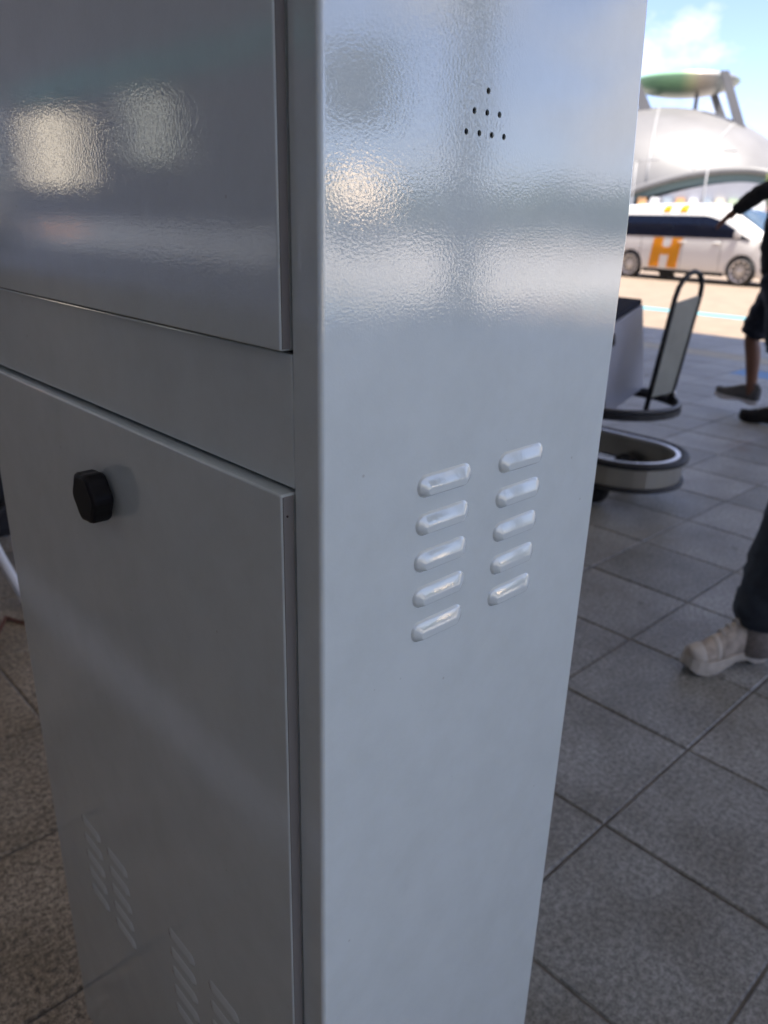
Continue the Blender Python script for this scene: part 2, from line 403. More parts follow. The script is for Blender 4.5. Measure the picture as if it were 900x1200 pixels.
# black knob on a short stem
kn = empty('knob', (-.0115, .368, 1.006)); kn.parent = cab
lathe('stem', [(0, .0), (.014, 0), (.012, -.016), (0, -.016)], BLACKP, kn, 'X', 20)
def knob_ring(h, s):
    P = []
    for k in range(48):
        a = 2*math.pi*k/48; rr = .0285*(1+.055*math.cos(6*a+.5))*s
        P.append((h, rr*math.cos(a), rr*math.sin(a)))
    return P
loft('grip', [knob_ring(-.003, .8), knob_ring(-.005, .95), knob_ring(-.008, 1), knob_ring(-.024, 1.0), knob_ring(-.0265, .96), knob_ring(-.028, .82)], BLACKP, kn)

# ------------------------------------------------------------------ shoes and people
def interp(tab, s):
    for (a, b), (c, d) in zip(tab, tab[1:]):
        if s <= c: return b+(d-b)*(s-a)/(c-a) if c > a else d
    return tab[-1][1]
LACE = mat('pale_lace', (.55, .52, .47), .8)
def shoe(parent, heel, ang, length, mu, ms, ml, pitch=0, chunky=1.0, tall=1.0, cap=None):
    s = empty('shoe', heel, ang); s.rotation_euler = (0, pitch, ang); s.parent = parent
    w = length*.19*(1+.12*chunky); h = .028*chunky
    st = [0, .03, .1, .2, .32, .45, .58, .7, .82, .92, .98, 1.0]
    half = [.35, .62, .78, .80, .76, .76, .86, .98, 1.0, .84, .55, .2]
    toph = [.075, .092, .102, .105, .100, .088, .073, .060, .050, .042, .034, .028]
    lift = [.012, .006, .0, 0, .0, .002, .0, 0, .002, .010, .020, .026]
    def tab(T_, t): return interp(list(zip(st, T_)), t)
    def ring(t, g=0):
        hw = w*.5*tab(half, t)+g; zz = tab(toph, t)*length/.29*(1+(tall-1)*max(0, 1-t*1.25))+g
        return [(t*length, hw*(math.cos(math.pi*k/15)*(1-.35*math.sin(math.pi*k/15)**2)), h+tab(lift, t)*.7+zz*abs(math.sin(math.pi*k/15))**.7) for k in range(16)]
    loft('upper', [ring(t) for t in [k/24 for k in range(25)]], mu, s, True)
    g_ = .0028*chunky
    loft('toe_cap', [ring(t, g_*f) for t, f in ((.84, -.4), (.85, 1), (.90, 1), (.95, 1), (.985, .8))], cap or mu, s, True)
    loft('heel_counter', [ring(t, g_*f) for t, f in ((.02, .8), (.06, 1), (.12, 1), (.17, 1), (.18, -.4))], ml, s, True)
    for t0 in (.66,): loft('overlay_band', [ring(t, g_*f) for t, f in ((t0, -.4), (t0+.006, .5), (t0+.06, .5), (t0+.066, -.4))], cap or mu, s, True)
    loft('tongue', [[(length*(.30-.07*q), y, h+(.104+.03*q)*tall*length/.29+dz) for y, dz in ((-.024, -.004), (0, .004), (.024, -.004), (.022, -.016), (-.022, -.016))] for q in (-.9, -.4, .2, .8)], ml, s, True)
    rings = []
    arch = [.008, .004, 0, 0, .014, .016, .008, 0, 0, .006, .018, .026]
    for t, a, lf, ar in zip(st, half, lift, arch):
        hw = w*.5*a*1.07+.002; zb = max(ar*chunky, lf); zt = h+lf*.8+.006
        rings.append([(t*length*1.02-.004, -hw, zb), (t*length*1.02-.004, -hw*1.03, (zb+zt)/2), (t*length*1.02-.004, -hw, zt), (t*length*1.02-.004, hw, zt), (t*length*1.02-.004, hw*1.03, (zb+zt)/2), (t*length*1.02-.004, hw, zb)])
    loft('sole', rings, ms, s)
    lathe('collar', [(w*.36, .0), (w*.42, .006), (w*.38, .016), (w*.30, .01)], ml, s, 'Z', 18, (length*.16, 0, h+.098*tall*length/.29), closed=True)
    for k in range(4):
        t = .37+.08*k; q_ = ring(t, .002)
        tube('lace', [q_[5], Vector(q_[7])+Vector((.006, 0, .004)), Vector(q_[8])+Vector((.006, 0, .004)), q_[10]], .0036, LACE, s, 6)
    return s
def skin(name, verts, edges, rad, m, parent=None, sub=2, root=0):
    me = bpy.data.meshes.new(name); me.from_pydata([tuple(v) for v in verts], edges, [])
    o = link(name, me, None, parent)
    md = o.modifiers.new('skin', 'SKIN'); md.use_smooth_shade = True
    sv = me.skin_vertices[0].data
    for i, r in enumerate(rad):
        sv[i].radius = (r, r) if not isinstance(r, tuple) else r
        sv[i].use_root = (i == root)
    ss = o.modifiers.new('sub', 'SUBSURF'); ss.levels = sub; ss.render_levels = sub
    evaluated(o); o.data.materials.clear(); o.data.materials.append(m)
    for p in o.data.polygons: p.use_smooth = True
    return o
def crease(o, amp, scale, seed):
    me = o.data
    for v in me.vertices:
        p = v.co*scale+Vector((seed, seed*1.7, 0)); q = Vector((p.x, p.y, p.z*1.9))
        v.co += v.normal*amp*(noise.noise(q)+.5*noise.noise(q*2.3))
    me.update()
def person(label, J, fwd, skinm, topm, legm, hairm, shorts=False, sleeves=1.0):
    """J: joints in metres, world space; fwd: the way the person faces."""
    fwd = Vector(fwd).normalized(); side = Vector((0, 0, 1)).cross(fwd)
    base = Vector((J['pelvis'][0], J['pelvis'][1], 0))
    root = empty('person', base); tag(root, label, 'person')
    g = {k: Vector(v)-base for k, v in J.items()}
    V, E, Rr = [], [], []
    def add(p, r, par=None):
        V.append(Vector(p)); Rr.append(r)
        if par is not None: E.append((par, len(V)-1))
        return len(V)-1
    pe = add(g['pelvis'], (.15, .11)); sp = add(g['pelvis'].lerp(g['chest'], .5), (.135, .1), pe); ch = add(g['chest'], (.165, .12), sp)
    nb = add(g['neck'], .058, ch); hb = add(g['neck'].lerp(g['head'], .55), .06, nb); hd = add(g['head'], (.078, .092), hb); cr = add(g['head']+Vector((0, 0, .075)), (.066, .08), hd)
    nose = add(g['head']+fwd*.098+Vector((0, 0, -.012)), .012, hd)
    for s in (1, -1): add(g['head']+side*.082*s, .016, hd)
    for s in ('L', 'R'):
        k = side*(1 if s == 'L' else -1)
        sh = add(g['sh'+s], .062, ch); el = add(g['el'+s], .043, sh); wr = add(g['wr'+s], .029, el)
        d = (g['wr'+s]-g['el'+s]).normalized(); n = d.cross(Vector((0, 0, 1))).normalized()
        pl = add(g['wr'+s]+d*.07, (.036, .021), wr)
        for q in range(4):
            f0 = g['wr'+s]+d*.10+n*(.027-.018*q); ln = (.072, .08, .074, .058)[q]
            a = add(f0, .0095, pl); b = add(f0+d*ln*.5-Vector((0, 0, .008)), .009, a); add(f0+d*ln-Vector((0, 0, .022)), .0075, b)
        t0 = add(g['wr'+s]+d*.035+n*.034, .012, wr); add(g['wr'+s]+d*.085+n*.055-Vector((0, 0, .01)), .009, t0)
        hp = add(g['hip'+s], .095, pe); kn_ = add(g['kn'+s], .056, hp); cf = add(g['kn'+s].lerp(g['an'+s], .3)-fwd*.015, .058, kn_); an = add(g['an'+s], .036, cf)
        add(g['an'+s]+fwd*.03-Vector((0, 0, .05)), .02, an)
    bd = skin('body', V, E, Rr, skinm, root)
    # clothes
    top = [g['pelvis']-Vector((0, 0, .03)), g['pelvis'].lerp(g['chest'], .5), g['chest'], g['neck']-Vector((0, 0, .03))]
    tv, te, tr = list(top), [(0, 1), (1, 2), (2, 3)], [(.175, .135), (.165, .13), (.19, .145), .075]
    for s in ('L', 'R'):
        i = len(tv); tv += [g['sh'+s], g['el'+s]]; te += [(2, i), (i, i+1)]; tr += [.082, .062]
        if sleeves > .6:
            d_ = (g['wr'+s]-g['el'+s]).normalized()
            tv += [g['wr'+s]+d_*.005, g['wr'+s]+d_*.03]; te += [(i+1, i+2), (i+2, i+3)]; tr += [.047, .046]
    crease(skin('top', tv, te, tr, topm, root, 3), .013, 11, 3)
    lv, le, lr = [g['pelvis']+Vector((0, 0, .09)), g['pelvis']], [(0, 1)], [(.165, .13), (.18, .145)]
    for s in ('L', 'R'):
        i = len(lv)
        if shorts:
            lv += [g['hip'+s], g['hip'+s].lerp(g['kn'+s], .5)+fwd*.012, g['hip'+s].lerp(g['kn'+s], .90), g['hip'+s].lerp(g['kn'+s], .97)]; le += [(1, i), (i, i+1), (i+1, i+2), (i+2, i+3)]; lr += [.115, .108, .10, .102]
        else:
            lv += [g['hip'+s], g['kn'+s], g['kn'+s].lerp(g['an'+s], .5), g['an'+s]+Vector((0, 0, .06))-fwd*.01, g['an'+s]+Vector((0, 0, .035))-fwd*.015]; le += [(1, i), (i, i+1), (i+1, i+2), (i+2, i+3), (i+3, i+4)]; lr += [.12, .10, .098, .10, .106]
    crease(skin('shorts' if shorts else 'trousers', lv, le, lr, legm, root, 3), .013, 12, 8)
    hc = g['head']-fwd*.018+Vector((0, 0, .035))
    bm = bmesh.new(); bmesh.ops.create_uvsphere(bm, u_segments=20, v_segments=14, radius=1)
    for v in bm.verts:
        if v.co.z < -.25: v.co.z = -.25-(v.co.z+.25)*.05
        v.co = hc+side*v.co.x*.098+fwd*v.co.y*.108+Vector((0, 0, v.co.z*.105))
    from_bm('hair', bm, hairm, root, True)
    for s in (1, -1):
        bm = bmesh.new(); bmesh.ops.create_uvsphere(bm, u_segments=10, v_segments=8, radius=.011)
        for v in bm.verts: v.co += g['head']+fwd*.081+side*.032*s+Vector((0, 0, .012))
        from_bm('eye', bm, mat('eye', (.05, .035, .03), .2), root, True)
    tube('mouth', [g['head']+fwd*.086+side*q*.022-Vector((0, 0, .05)) for q in (-1, 0, 1)], .005, mat('lips', (.25, .1, .09), .5), root, 6)
    return root, base
SKIN1 = mat('brown_skin', (.20, .095, .058), .5, var=.08); SKIN2 = mat('light_skin', (.45, .27, .19), .5, var=.05)
NAVY = mat('navy_cloth', (.016, .02, .036), .85, var=.25, vscale=40, bump=.6, bscale=300); BLACKC = mat('black_cloth', (.012, .012, .015), .85, var=.25, vscale=30, bump=.6, bscale=300)
DENIM = mat('dark_denim', (.022, .030, .042), .85, var=.3, vscale=30, bump=.8, bscale=400)
HAIR = mat('black_hair', (.012, .01, .009), .5); CHAR = mat('charcoal_knit', (.11, .112, .115), .8, var=.2, vscale=60)
SOLEW = mat('white_sole', (.62, .62, .64), .6); BEIGE = mat('beige_suede', (.40, .345, .285), .8, var=.4, vscale=28, bump=.5, bscale=200)
BEIGES = mat('beige_sole', (.46, .42, .36), .65, var=.15, vscale=30); MESHG = mat('grey_brown_mesh', (.24, .21, .19), .8, var=.2, vscale=80)
# walker 1: beyond the cart, striding towards +Y
P1X = 5.75
J1 = dict(pelvis=(P1X, 2.15, .97), chest=(P1X, 2.20, 1.36), neck=(P1X, 2.14, 1.62), head=(P1X, 2.18, 1.76),
          shL=(P1X-.19, 2.12, 1.55), elL=(P1X-.22, 2.29, 1.53), wrL=(P1X-.22, 2.42, 1.425), shR=(P1X+.19, 2.12, 1.52), elR=(P1X+.25, 2.0, 1.24), wrR=(P1X+.22, 2.14, 1.02),
          hipL=(P1X-.10, 2.08, .92), knL=(P1X-.11, 2.0, .50), anL=(P1X-.11, 1.93, .09), hipR=(P1X+.10, 2.17, .92), knR=(P1X+.11, 2.31, .56), anR=(P1X+.11, 2.235, .17))
p1, b1 = person('person in black top and navy shorts walking past, one arm stretched forward', J1, (0, 1, 0), SKIN1, BLACKC, NAVY, HAIR, True)
shoe(p1, Vector((P1X+.11, 2.17, .075))-b1, R(90), .33, CHAR, SOLEW, CHAR, R(-3))
shoe(p1, Vector((P1X-.11, 1.87, .0))-b1, R(90), .33, BLACKC, BLACKP, CHAR)
# walker 2: close by on the right, only a shoe and cuff in view
A2 = math.atan2(.37, -.93); d2 = Vector((math.cos(A2), math.sin(A2), 0)); s2 = Vector((-d2.y, d2.x, 0))
h2 = Vector((2.412, .722, 0)); bp = h2-d2*.20-s2*.1
def q2(f, s, z): v = bp+d2*f+s2*s; return (v.x, v.y, z)
J2 = dict(pelvis=q2(0, 0, .90), chest=q2(.01, 0, 1.28), neck=q2(.02, 0, 1.50), head=q2(.05, 0, 1.63),
          shL=q2(0, .18, 1.42), elL=q2(-.13, .23, 1.15), wrL=q2(-.08, .24, .90), shR=q2(0, -.18, 1.42), elR=q2(-.16, -.20, 1.13), wrR=q2(-.3, -.16, .92),
          hipL=q2(.02, .09, .85), knL=q2(.20, .115, .49), anL=q2(.262, .112, .11), hipR=q2(-.02, -.09, .85), knR=q2(-.08, -.1, .48), anR=q2(-.38, -.1, .16))
p2, b2 = person('person in dark trousers and chunky beige sneakers stepping past close to the cabinet', J2, d2, SKIN2, NAVY, DENIM, HAIR)
for s_ in ('L', 'R'):
    a_ = Vector(J2['an'+s_])-b2; tube('sock', [a_+Vector((0, 0, q)) for q in (-.07, .04, .16)], [.058, .052, .044], MESHG, p2, 14)
shoe(p2, h2-b2, A2, .325, BEIGE, BEIGES, MESHG, 0, 1.5, 1.35, BEIGES)
shoe(p2, Vector(q2(-.45, -.1, .05))-b2, A2, .325, BEIGE, BEIGES, MESHG, R(14), 1.5, 1.35, BEIGES)

# ------------------------------------------------------------------ luggage cart
cart = empty('luggage_cart', (3.47, 2.3, 0))
tag(cart, 'black and steel luggage cart with rounded bumper and tall looped sign frame', 'luggage cart')
def uring(cx, hw, ynose, yend, z, off=0, n=14):
    P = [(cx-hw-off, yend, z)]
    for k in range(n+1):
        a = math.pi+math.pi*k/n
        P.append((cx+(hw+off)*math.cos(a), ynose+hw+(hw+off)*math.sin(a)*1.0, z))
    P.append((cx+hw+off, yend, z)); return P
c0 = Vector((3.47, 2.3, 0))
def rel(P): return [Vector(p)-c0 for p in P]
def band(name, cx, hw, ynose, yend, z0, z1, t, m):
    o, i = uring(cx, hw, ynose, yend, 0, 0), uring(cx, hw-t, ynose+t, yend, 0, 0)
    rings = [[(a[0]-c0.x, a[1]-c0.y, z0), (a[0]-c0.x, a[1]-c0.y, z1), (b[0]-c0.x, b[1]-c0.y, z1), (b[0]-c0.x, b[1]-c0.y, z0)] for a, b in zip(o, i)]
    return loft(name, rings, m, cart)
DKST = mat('dull_steel', (.46, .44, .38), .3, metal=.85)
band('bumper', 3.475, .275, 1.60, 2.95, .115, .225, .012, DKST)
tube('bumper_trim', rel(uring(3.475, .282, 1.59, 2.95, .235)), .018, RUBBER, cart, 10)
tube('bumper_lower_trim', rel(uring(3.475, .280, 1.594, 2.95, .112)), .012, RUBBER, cart, 8)
band('inner_shelf_rim', 3.475, .262, 1.615, 2.95, .228, .245, .022, CHROME)
band('tray_rim', 3.475, .325, 1.66, 2.95, .445, .475, .016, RUBBER)
tube('tray_tube', rel(uring(3.475, .315, 1.672, 2.95, .487)), .011, DARKMET, cart, 8)
for k in range(4): tube('tray_bar', [(-.29, -.1+k*.22, .455), (.29, -.1+k*.22, .455)], .007, DARKMET, cart, 6)
for x, y in ((.03, -.12), (-.16, .45), (.16, .45)): tube('post', [(x, y, .10), (x, y, .45)], .024, RUBBER, cart, 10)
box('axle_beam', (-.25, .42, .11), (.25, .5, .15), DARKMET, cart, .008)
for x, y in ((-.21, -.40), (.21, -.32), (-.22, .5), (.22, .5)):
    w = lathe('wheel', [(0, -.022), (.055, -.022), (.075, -.014), (.078, 0), (.075, .014), (.055, .022), (0, .022)], RUBBER, cart, 'X', 20, (x, y, .079))
    box('fork', (x-.03, y-.02, .08), (x-.024, y+.02, .14), DARKMET, w)
# looped frame with its sign panel, leaning a little towards +X
hp = []
yb = 1.80-c0.y
base_l, base_r, tl, tr_ = (3.465, .455), (3.69, .455), (3.59, .985), (3.845, .985)
hp.append((base_l[0]-c0.x, yb, base_l[1])); hp.append((tl[0]-c0.x, yb, tl[1]))
for k in range(1, 8):
    a = math.pi-math.pi*k/8; cx = (tl[0]+tr_[0])/2
    hp.append((cx+.128*math.cos(a)+.03*math.sin(a)-c0.x, yb, .985+.115*math.sin(a)))
hp.append((tr_[0]-c0.x, yb, tr_[1])); hp.append((base_r[0]-c0.x+.005, yb, base_r[1]))
tube('loop_frame', hp, .0125, RUBBER, cart, 10)
def lerp(a, b, t): return a+(b-a)*t
PANEL = mat('grey_sign_panel', (.21, .22, .19), .5, var=.12, vscale=9)
def pq(t, s):  # t: up the legs 0..1, s across
    return lerp(lerp(base_l[0], tl[0], t), lerp(base_r[0], tr_[0], t), s)-c0.x, lerp(.455, .985, t)
rings = []
for dy in (-.006, .006):
    rings.append([(pq(.12, .05)[0], yb+dy, pq(.12, .05)[1]), (pq(.12, .95)[0], yb+dy, pq(.12, .95)[1]), (pq(.99, .95)[0], yb+dy, pq(.99, .95)[1]+.005), (pq(.95, .05)[0], yb+dy, pq(.95, .05)[1])])
loft('sign_panel', rings, PANEL, cart)
lathe('tray_cap', [(0, 0), (.03, 0), (.026, .03), (0, .035)], CHROME, cart, 'Z', 14, (.285, -.47, .49))
tube('handle', [(-.26, .62, .45), (-.26, .68, .98), (-.2, .7, 1.02), (.2, .7, 1.02), (.26, .68, .98), (.26, .62, .45)], .016, DARKMET, cart, 10)
# suitcase leaning on the tray
GREYC = mat('grey_suitcase_shell', (.40, .42, .49), .42, var=.06, vscale=6)
case = empty('suitcase', (3.80, 2.0, .497)); case.rotation_euler = (0, R(-17), 0)
tag(case, 'grey hard suitcase with dark top standing on the luggage cart', 'suitcase')
box('shell', (-.37, 0, .0), (0, .2, .455), GREYC, case, .006, 3)
box('top_trim', (-.368, .004, .456), (-.002, .196, .486), NAVY, case, .008)
box('handle', (-.33, -.02, .36), (-.29, -.001, .42), BLACKP, case, .004)
# ------------------------------------------------------------------ pushcart half hidden at the left of the cabinet
pc = empty('pushchair', (.672, 2.9, 0)); tag(pc, 'dark folded pushchair with a white tubular leg half hidden behind the cabinet', 'pushchair')
WT = mat('white_tube', (.62, .63, .64), .35)
tube('leg', [(.078, -.31, .02), (.064, -.26, .085), (.046, -.20, .17), (.0, -.10, .42), (-.03, .0, .66)], .0165, WT, pc, 10)
tube('leg', [(-.46, -.29, .02), (-.46, -.16, .17), (-.46, -.06, .42), (-.46, .0, .66)], .0165, WT, pc, 10)
box('seat', (-.44, .02, .13), (.30, .42, .66), BLACKC, pc, .04, 3)
box('backrest', (-.44, .36, .60), (.30, .46, 1.0), BLACKC, pc, .03, 3)
box('orange_strap', (-.40, -.004, .505), (.27, .019, .545), mat('orange_webbing', (.55, .16, .03), .7), pc, .004)
tube('cross_brace', [(-.42, -.02, .06), (.02, -.05, .20), (.26, .02, .34)], .014, BLACKP, pc, 8)
for x, y in ((.24, .38), (-.46, .40), (-.46, -.28)): lathe('wheel', [(0, -.02), (.07, -.02), (.085, 0), (.07, .02), (0, .02)], RUBBER, pc, 'X', 18, (x, y, .086))
cbl = tube('cable', [(.58, 2.40, .008), (.66, 2.53, .009), (.70, 2.44, .008), (.80, 2.60, .009), (1.0, 2.78, .008), (1.3, 2.95, .008)], .008, mat('rust_brown_cable', (.13, .05, .03), .6), None, 8)
tag(cbl, 'rusty brown cable lying on the warm-lit paving', 'cable')

# ------------------------------------------------------------------ the van
VH = -1.66
van = empty('van', (22.4, 10.6, -.13), VH); van.scale = (1.04, 1.04, 1.04)
tag(van, 'white passenger van with dark windows and an orange H on its side', 'van')
RS = [(0, 1.55), (.06, 1.78), (.2, 1.90), (.8, 1.96), (2.0, 1.98), (3.1, 1.96), (3.6, 1.90), (4.0, 1.77), (4.4, 1.50), (4.75, 1.24), (5.0, 1.05), (5.15, .88), (5.22, .70), (5.25, .55)]
WS = [(0, .90), (.1, .96), (.4, .99), (1, .995), (4.2, .995), (4.7, .96), (5.0, .88), (5.15, .78), (5.22, .70), (5.25, .62)]
def section(s):
    rf, w = interp(RS, s), interp(WS, s)
    zs = [.22, .30, .45, .80, 1.10, 1.40, 1.66, 1.80, 1.90, 1.955, 1.98]
    ws = [w-.06, w-.02, w, w, w-.015, w-.06, w-.13, w-.19, w-.27, w-.45, 0]
    out = []; n = len(zs)
    for i, (z, x) in enumerate(zip(zs, ws)):
        cap = rf-(n-1-i)*.004-(0 if i == n-1 else .02*(1-(i/(n-1))))
        k = rf/1.98
        z2 = min(z, max(.22+.002*i, cap if z > .8 else cap-.05))
        if z > 1.1: z2 = min(z2, 1.1+(z-1.1)*max(0, (rf-1.1))/(1.98-1.1)) if rf > 1.12 else z2
        out.append((max(x, 0), z2))
    return out
def side_w(s, z):
    q = section(s)
    for (x0, z0), (x1, z1) in zip(q, q[1:]):
        if z0 <= z <= z1 and z1 > z0: return x0+(x1-x0)*(z-z0)/(z1-z0)
    return q[-2][0]
SS = [0, .06, .12, .2, .35, .6, 1.05, 1.5, 2, 2.5, 3.1, 3.4, 3.6, 3.8, 4.0, 4.2, 4.32, 4.4, 4.6, 4.75, 4.9, 5.0, 5.08, 5.15, 5.2, 5.235, 5.25]
OFF = 2.685   # local origin midway between the axles
rings = []
for s in SS:
    q = section(s)
    rings.append([(s-OFF, -x, z) for x, z in q]+[(s-OFF, x, z) for x, z in q[-2::-1]])
vb = loft('body', rings, WHITE, van, False)
cs = []
for s in (1.05, 4.32):
    cs.append(lathe('cutter', [(0, -1.3), (.40, -1.3), (.40, 1.3), (0, 1.3)], None, van, 'Y', 32, (s-OFF, 0, .36), False))
cut(vb, cs)
for p in vb.data.polygons: p.use_smooth = p.area < .4
vb.data.set_sharp_from_angle(angle=R(28))
box('underbody', (.2-OFF, -.8, .24), (4.95-OFF, .8, .75), RUBBER, van)
def side_patch(name, pts_s, zlo, zhi, m, off, side, parent, nz=5, shear=0):
    rings = []
    for s in pts_s:
        a, b = zlo(s), zhi(s)
        rings.append([(s-OFF+shear*((a+(b-a)*k/nz)-.8), side*(side_w(s, a+(b-a)*k/nz)+off), a+(b-a)*k/nz) for k in range(nz+1)])
    bm = loft_bm(rings, False, False)
    r = bmesh.ops.solidify(bm, geom=list(bm.faces), thickness=-off*.9*side)
    return from_bm(name, bm, m, parent, False)
WIN = mat('van_window', (.012, .016, .035), .05, spec=.7)
def whi(s): return min(1.66, 1.66-(max(0, s-3.05)**1.6)*.34)
def wlo(s): return 1.12-max(0, s-4.0)*.05
for sd in (1, -1):
    side_patch('side_window', [.35+k*(4.45-.35)/24 for k in range(25)], wlo, lambda s: max(whi(s), wlo(s)+.02), WIN, .008, sd, van)
    for k in range(2):
        s0 = 1.72+k*.56
        st = side_patch('logo_stem', [s0+q*.06 for q in range(6)], lambda s: .33, lambda s: 1.10, ORANGE, .010, sd, van, 6, .10)
    side_patch('logo_bar', [2.025+q*.05 for q in range(6)], lambda s: .66+.10*abs(s-2.15), lambda s: .84+.35*abs(s-2.15), ORANGE, .009, sd, van, 3, .10)
    for k in range(2):
        s0 = 1.80+k*.50
        side_patch('roof_stripe', [s0+q*.06 for q in range(5)], lambda s: 1.74, lambda s: 1.965, ORANGE, .012, sd, van, 6)
    for s0 in (1.35, 2.62, 3.72):
        side_patch('door_seam', [s0, s0+.012], lambda s: .34, lambda s: 1.10, BLACKP, .003, sd, van, 5)
    for s0 in (2.5, 3.5): box('door_handle', (s0-OFF, sd*1.0-.012, .98), (s0-OFF+.2, sd*1.0+.018, 1.02), WHITE, van, .008)
    box('sill', (1.5-OFF, sd*.965-.02, .205), (3.88-OFF, sd*.965+.02, .29), BLACKP, van, .006)
    mr = box('mirror', (4.02-OFF, sd*1.0-.02, 1.14), (4.2-OFF, sd*1.0+sd*.2+.02*0+.021, 1.30) if sd > 0 else (4.2-OFF, sd*1.0+.021, 1.30), WHITE, van, .03)
    side_patch('headlight', [4.86+q*.05 for q in range(5)], lambda s: .52, lambda s: .78, CHROME, .008, sd, van, 3)
def wheel(s, sd):
    w = empty('wheel', (s-OFF, sd*.90, .36)); w.parent = van
    lathe('tyre', [(.25, -.1*sd), (.33, -.1*sd), (.357, -.07*sd), (.36, 0), (.357, .06*sd), (.33, .085*sd), (.27, .088*sd), (.255, .06*sd)], RUBBER, w, 'Y', 36, closed=True)
    lathe('rim', [(.0, .03*sd), (.16, .022*sd), (.235, .03*sd), (.262, .078*sd), (.272, .084*sd), (.262, .05*sd)], DARKMET, w, 'Y', 36)
    lathe('hub_cap', [(0, .078*sd), (.05, .075*sd), (.06, .05*sd)], CHROME, w, 'Y', 18)
    for k in range(10):
        a = 2*math.pi*k/10
        sp = box('spoke', (.045, .052 if sd > 0 else -.072, -.024), (.262, .072 if sd > 0 else -.052, .024), CHROME, w, .006)
        sp.rotation_euler = (0, a, 0)
    lathe('rim_lip', [(.24, .062*sd), (.25, .085*sd), (.272, .09*sd), (.276, .08*sd)], CHROME, w, 'Y', 36)
for s in (1.05, 4.32):
    for sd in (1, -1): wheel(s, sd)
# windscreen on the sloping nose
rings = []
for s in [3.78+.09*k for k in range(11)]:
    q = section(s); rings.append([(s-OFF+.012, x*t, interp(RS, s)+.012-.05*abs(t)**3) for t, x in zip((-1, -.8, -.5, -.2, .2, .5, .8, 1), [interp(WS, s)-.24]*8)])
bm = loft_bm(rings, False, False); bmesh.ops.solidify(bm, geom=list(bm.faces), thickness=.01)
from_bm('windscreen', bm, mat('windscreen_glass', (.10, .16, .24), .04, spec=.8), van)
box('front_bumper', (5.08-OFF, -.72, .24), (5.27-OFF, .72, .42), BLACKP, van, .03)
box('number_plate', (5.265-OFF, -.26, .44), (5.285-OFF, .26, .55), WHITE, van)
box('side_step', (2.05-OFF, -.97, .10), (2.42-OFF, -.80, .19), BLACKP, van, .01)

# ------------------------------------------------------------------ the white shell building with its lens roof
BO = Vector((115.2, 60.0, -.15)); tb = empty('shell_hall', BO, math.atan2(-.886, .463))
# local X: to the viewer's right, local Y: away from the viewer
tag(tb, 'white domed shell hall with a green lens roof carried on struts', 'building')
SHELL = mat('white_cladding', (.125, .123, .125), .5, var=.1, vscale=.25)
rings = []
for i in range(25):
    ph = math.pi*i/24
    ring = []
    for k in range(33):
        th = math.pi*k/32
        cx, cz = math.cos(th), max(0, math.sin(th))
        sg_ = abs(math.sin(ph))
        ring.append((-4.6-26*cx*sg_**.8, 22-22*math.cos(ph), 19.9*(cz**.95)*sg_**.75+.05))
    rings.append(ring)
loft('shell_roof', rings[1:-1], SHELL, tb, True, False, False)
for k in range(1, 7):
    x = -4.6-26*math.cos(math.pi*(k+.2)/6.4)
    P = []
    for i in range(2, 14):
        ph = math.pi*i/24; th = math.pi*(k+.2)/6.4; sgg = math.sin(ph)
        P.append((-4.6-26*math.cos(th)*sgg**.8, 22-22*math.cos(ph), 19.9*(math.sin(th)**.95)*sgg**.75+.08))
    tube('roof_seam', P, .13, LAMPGREY, tb, 6)
def arch(x):   # height of the entrance arch across the front
    return 9.0-((x-8.3)/14.2)**2*2.75 if x < 8.3 else 9.0-((x-8.3)/7)**2*1.6
xs = [-18+.9*k for k in range(42)]
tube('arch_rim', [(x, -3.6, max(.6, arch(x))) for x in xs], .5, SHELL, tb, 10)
def strip(name, xs, lo, hi, y0, y1, m):
    rings = [[(x, y0, lo(x)), (x, y0, hi(x)), (x, y1, hi(x)), (x, y1, lo(x))] for x in xs]
    return loft(name, rings, m, tb)
TGL = mat('hall_glazing', (.10, .14, .13), .12)
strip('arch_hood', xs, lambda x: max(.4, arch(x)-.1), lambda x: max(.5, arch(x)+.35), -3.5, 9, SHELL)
strip('glazing', xs[8:], lambda x: max(.2, arch(x)-1.55+.12*abs(x-8)*.0), lambda x: max(.3, arch(x)-.12), -2.9, -2.4, TGL)
strip('front_wall', xs[8:], lambda x: 0, lambda x: max(.25, arch(x)-1.5+min(0, (x-8)*.05)), -3.3, -2.3, mat('pale_front_wall', (.55, .54, .54), .6, var=.06, vscale=.4))
PC = [mat('pale_green_panel', (.42, .5, .36), .6), mat('blue_grey_panel', (.33, .38, .42), .6), mat('orange_panel', (.65, .36, .16), .6), mat('cream_panel', (.66, .6, .46), .6), mat('white_panel', (.7, .7, .7), .6)]
for k, i in enumerate([0, 3, 1, 2, 4, 1, 2, 4, 1, 3, 0, 1, 4, 2]):
    box('shop_panel', (-10.5+1.75*k, -3.7, 2.6), (-10.5+1.75*k+1.2, -3.32, 5.35), PC[i], tb)
